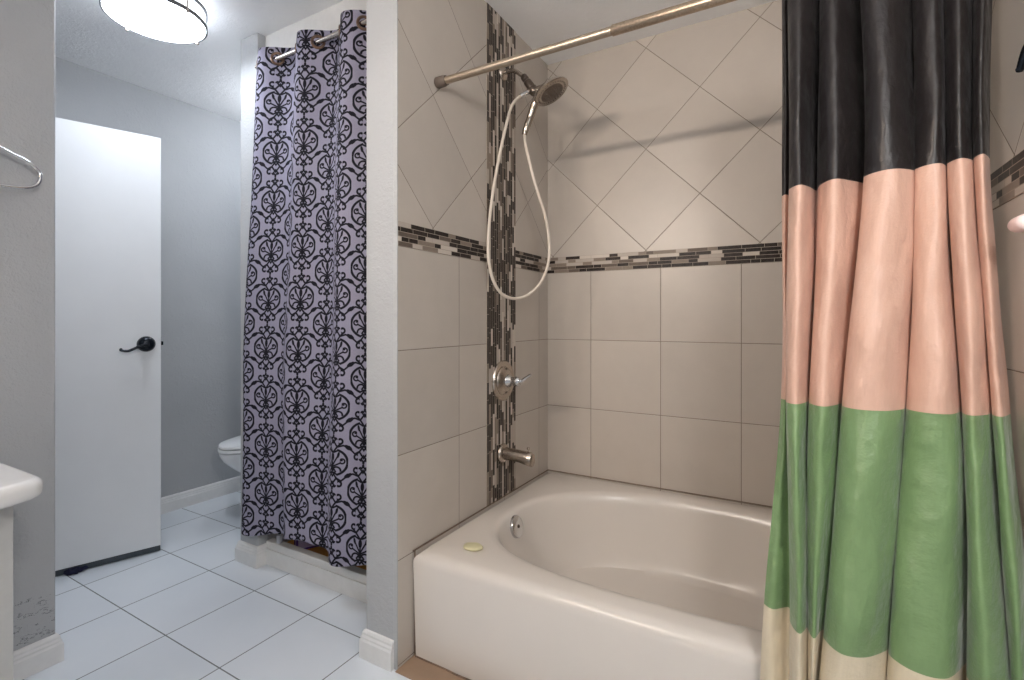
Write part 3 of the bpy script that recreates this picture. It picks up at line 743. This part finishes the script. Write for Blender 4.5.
for i in range(3):
    a = math.radians(9.5+90*i); x, y = LX+.1785*math.cos(a), LY+.1785*math.sin(a)
    bm = B(); add_tube(bm, [(x, y, 2.345), (x, y, 2.438)], .0035, 10); add_lathe(bm, [(0, -.008), (.006, -.005), (.007, 0), (.005, .006), (0, .008)], (x, y, 2.343), (0, 0, 1), 14); obj('stem', bm, nickel, t)

t = thing('toilet_fill_globe', 'small white globe over the toilet, out of view, added as fill light', 'ceiling light', (-1.5, -.3, 2.12))  # added lamp, hidden from view, to brighten the ceiling and door wall
bm = B(); add_lathe(bm, [(0, 0), (.05, 0), (.046, -.014), (.01, -.022), (.01, -.075), (.035, -.08), (.036, -.10), (0, -.10)], (-1.5, -.3, H), (0, 0, 1), 28); obj('stem', bm, nickel, t)
bm = B(); add_lathe(bm, [(.036, .082)] + [(.09*math.sin(q*PI/20), .09*math.cos(q*PI/20)) for q in range(3, 20)] + [(0, -.09)], (-1.5, -.3, 2.26), (0, 0, 1), 32, cap=False); obj('globe', bm, toilet_fill_m, t)
t = thing('stall_fill_light', 'small round downlight added out of view to light the stall', 'ceiling light', (-.58, -.42, 2.42))  # unseen light added to brighten the stall floor
bm = B(); add_lathe(bm, [(.055, 2.438), (.085, 2.438), (.083, 2.430), (.058, 2.430), (.055, 2.438)], (-.58, -.42, 0), (0, 0, 1), 36, cap=False); obj('ring', bm, white_trim, t)
bm = B(); add_lathe(bm, [(0, 2.431), (.055, 2.433), (.055, 2.439), (0, 2.439)], (-.58, -.42, 0), (0, 0, 1), 32); obj('lens', bm, stall_fill_m, t)

# ------------------------------------------------------------------ toilet
TX = -1.615; TYF = -.757
t = thing('toilet', 'white toilet half hidden behind the patterned curtain', 'toilet', (TX, -.4, 0))
def egg(cy, hw, fr, bk, z, n=40):
    out = []
    for i in range(n):
        a = 2*PI*i/n; c, s = math.cos(a), math.sin(a)
        out.append((TX+hw*c*(1-.1*max(0, -s)), cy+(bk if s > 0 else fr)*s, z))
    return out
bm = B(); add_loft(bm, [egg(-.36, .10, .17, .22, 0), egg(-.36, .098, .165, .22, .03), egg(-.36, .088, .15, .21, .12), egg(-.38, .098, .18, .20, .20), egg(-.41, .135, .255, .19, .28), egg(-.43, .165, .30, .19, .34), egg(-.435, .178, .314, .19, .375), egg(-.435, .180, .316, .19, .39), egg(-.435, .17, .305, .18, .395),
                         egg(-.435, .14, .26, .14, .392), egg(-.43, .12, .22, .12, .33), egg(-.41, .06, .12, .08, .24)])
obj('bowl', bm, ceramic, t)
bm = B(); add_loft(bm, [egg(-.435, .182, .320, .17, .398), egg(-.435, .185, .322, .17, .406), egg(-.435, .182, .320, .17, .414), egg(-.435, .12, .24, .12, .414), egg(-.435, .115, .235, .115, .406), egg(-.435, .12, .24, .12, .398), egg(-.435, .182, .320, .17, .398)], False, False); obj('seat', bm, ceramic, t)
bm = B(); add_loft(bm, [egg(-.435, .180, .315, .19, .419), egg(-.435, .184, .318, .19, .424), egg(-.435, .181, .314, .19, .434), egg(-.43, .15, .27, .16, .441), egg(-.42, .05, .1, .06, .443)]); obj('lid', bm, ceramic, t)
bm = B(); add_box(bm, TX-.22, TX+.22, -.205, -.012, .38, .72, .02, 4); obj('tank', bm, ceramic, t)
bm = B(); add_box(bm, TX-.23, TX+.23, -.215, -.008, .722, .755, .012, 3); obj('tank_lid', bm, ceramic, t)
bm = B(); add_tube(bm, [(TX-.15, -.204, .66), (TX-.15, -.222, .66)], .008, 12); add_tube(bm, [(TX-.15, -.22, .66), (TX-.08, -.222, .652)], .006, 12); obj('flush_lever', bm, chrome, t)

# ------------------------------------------------------------------ towel ring
WX = -1.005; MY = -1.80; MZ = 1.645
t = thing('towel_ring', 'thin chrome loop towel ring mounted on the grey wall above the countertop', 'towel ring', (WX, MY, MZ))
bm = B(); add_lathe(bm, [(.025, 0), (.026, .004), (.021, .01), (0, .011)], (WX, MY, MZ+.004), (1, 0, 0), 28)
add_tube(bm, [(WX+.006, MY, MZ+.004), (WX+.058, MY, MZ+.004)], .008, 14)
obj('mount', bm, chrome, t)
bm = B(); loop = [(-.05, MY, MZ+.004), (-.05, MY+.035, MZ-.012), (-.05, MY+.075, MZ-.028), (-.05, MY+.098, MZ-.048), (-.05, MY+.105, MZ-.066), (-.05, MY+.098, MZ-.092), (-.05, MY+.075, MZ-.108), (-.05, MY+.035, MZ-.114), (-.05, MY, MZ-.115),
        (-.05, MY-.035, MZ-.114), (-.05, MY-.075, MZ-.108), (-.05, MY-.098, MZ-.092), (-.05, MY-.105, MZ-.066), (-.05, MY-.098, MZ-.048), (-.05, MY-.075, MZ-.028), (-.05, MY-.035, MZ-.012), (-.05, MY, MZ+.004)]
add_tube(bm, catmull([(WX+.1+q[0], q[1], q[2]) for q in loop], 6), .0052, 12); obj('ring', bm, chrome, t)

# ------------------------------------------------------------------ vanity
t = thing('vanity_cabinet', 'white painted vanity cabinet at the left edge under the countertop', 'cabinet', (-.76, -2.4, 0))
VX = -.508
bm = B(); add_box(bm, WX+.001, VX-.018, -2.95, -1.875, .08, .709); add_box(bm, WX+.001, VX-.08, -2.93, -1.90, 0, .08); obj('carcass', bm, cabinet_m, t)
for y0, y1 in ((-2.41, -1.877), (-2.946, -2.42)):
    bm = B(); add_box(bm, VX-.018, VX, y0, y1, .10, .690, .003, 2); add_box(bm, VX-.001, VX+.003, y0+.07, y1-.07, .17, .61, .003, 1); d = obj('cabinet_door', bm, cabinet_m, t)
    bm = B(); add_lathe(bm, [(.006, 0), (.006, .012), (.014, .02), (.012, .027), (0, .028)], (VX, y1-.035 if y0 < -2.41 else y0+.035, .48), (1, 0, 0), 16); obj('knob', bm, nickel, d)
out = [(WX+.001, -1.852), (-.46, -1.844), (-.436, -1.845), (-.418, -1.853), (-.405, -1.870), (-.394, -1.90), (-.382, -1.94), (-.366, -2.01), (-.352, -2.11), (-.34, -2.25), (-.34, -2.55), (-.352, -2.70), (-.38, -2.80), (-.43, -2.93), (-.46, -2.96), (WX+.001, -2.965)]
bm = bmesh.new(); vs = [bm.verts.new((x, y, .711)) for x, y in out]; f = bm.faces.new(vs)
r = bmesh.ops.extrude_face_region(bm, geom=[f]); bmesh.ops.translate(bm, vec=(0, 0, .048), verts=[v for v in r['geom'] if isinstance(v, bmesh.types.BMVert)])
es = [e for e in bm.edges if abs(e.verts[0].co.z-e.verts[1].co.z) < 1e-5 and not all(abs(v.co.x-(WX+.001)) < 1e-4 for v in e.verts)]
bmesh.ops.bevel(bm, geom=es, offset=.019, segments=5, profile=.5, affect='EDGES')
ct = thing('countertop', 'white vanity countertop with a rounded front corner at the left edge', 'countertop', (-.7, -2.4, .711))
obj('slab', bm, counter_m, ct, angle=30)

# ------------------------------------------------------------------ added lamps behind the camera, out of view
t = thing('added_spot_bar', 'added bar of four spot lamps behind the viewpoint, cupped to steer the light', 'wall light', (-.1, -3.35, 2.0))  # placed from the rod's shadow; cups added to keep light off the near wall
bm = B(); add_box(bm, -.48, .28, -3.35, -3.326, 2.01, 2.07, .006, 3); obj('bar', bm, nickel, t)
for i in range(4):
    x = -.39+.193*i; dv = Vector((.27-.04*i, 1, -.22)).normalized(); o_ = Vector((x, -3.326, 2.04))
    bm = B(); add_lathe(bm, [(0, 0), (.014, 0), (.014, .03), (.03, .04), (.056, .06), (.060, .17), (.0575, .17), (.054, .062), (0, .062)], o_, dv, 28); cup = obj('cup', bm, nickel, t)
    bm = B(); add_lathe(bm, [(0, .064), (.04, .066), (.046, .072), (.040, .082), (0, .088)], o_, dv, 24); obj('bulb', bm, bulb_m, cup)
fill_m = emit('bath_fill_glow', (255, 251, 248), 50.)  # fill light only, an invented lamp out of view
FX, FY = 1.6, -2.35
t = thing('bath_fill_globe', 'white glass globe on a thin nickel stem, added behind the viewpoint as fill light', 'pendant lamp', (FX, FY, 1.73))  # added globe lifting the overall brightness from behind the camera
bm = B(); add_lathe(bm, [(0, 0), (.065, 0), (.06, -.018), (.012, -.028), (.008, -.04), (.008, -.42), (.05, -.425), (.052, -.46), (0, -.46)], (FX, FY, H), (0, 0, 1), 32); obj('stem', bm, nickel, t)
bm = B(); add_lathe(bm, [(.05, .118)] + [(.13*math.sin(q*PI/20), .13*math.cos(q*PI/20)) for q in range(3, 20)] + [(0, -.13)], (FX, FY, 1.86), (0, 0, 1), 40, cap=False); obj('globe', bm, fill_m, t)

# ------------------------------------------------------------------ camera, world, view
cam = bpy.data.cameras.new('camera'); co = bpy.data.objects.new('camera', cam); C.objects.link(co)
co.location = (1.1139, -2.3149, 1.1269); co.rotation_euler = (PI/2, 0, .5202)
cam.sensor_width = 36; cam.lens = 36*496.79/1024; cam.shift_y = -(340-319.82)/1024; cam.clip_start = .02
bpy.context.scene.camera = co
w = bpy.data.worlds.new('world'); bpy.context.scene.world = w; w.use_nodes = True
w.node_tree.nodes['Background'].inputs[0].default_value = (.8, .88, 1, 1); w.node_tree.nodes['Background'].inputs[1].default_value = .3
s = bpy.context.scene
s.view_settings.view_transform = 'Standard'; s.view_settings.look = 'None'; s.view_settings.gamma = 1; s.view_settings.use_curve_mapping = False
s.view_settings.exposure = .45
s.cycles.max_bounces = 10; s.cycles.diffuse_bounces = 6; s.cycles.use_denoising = True
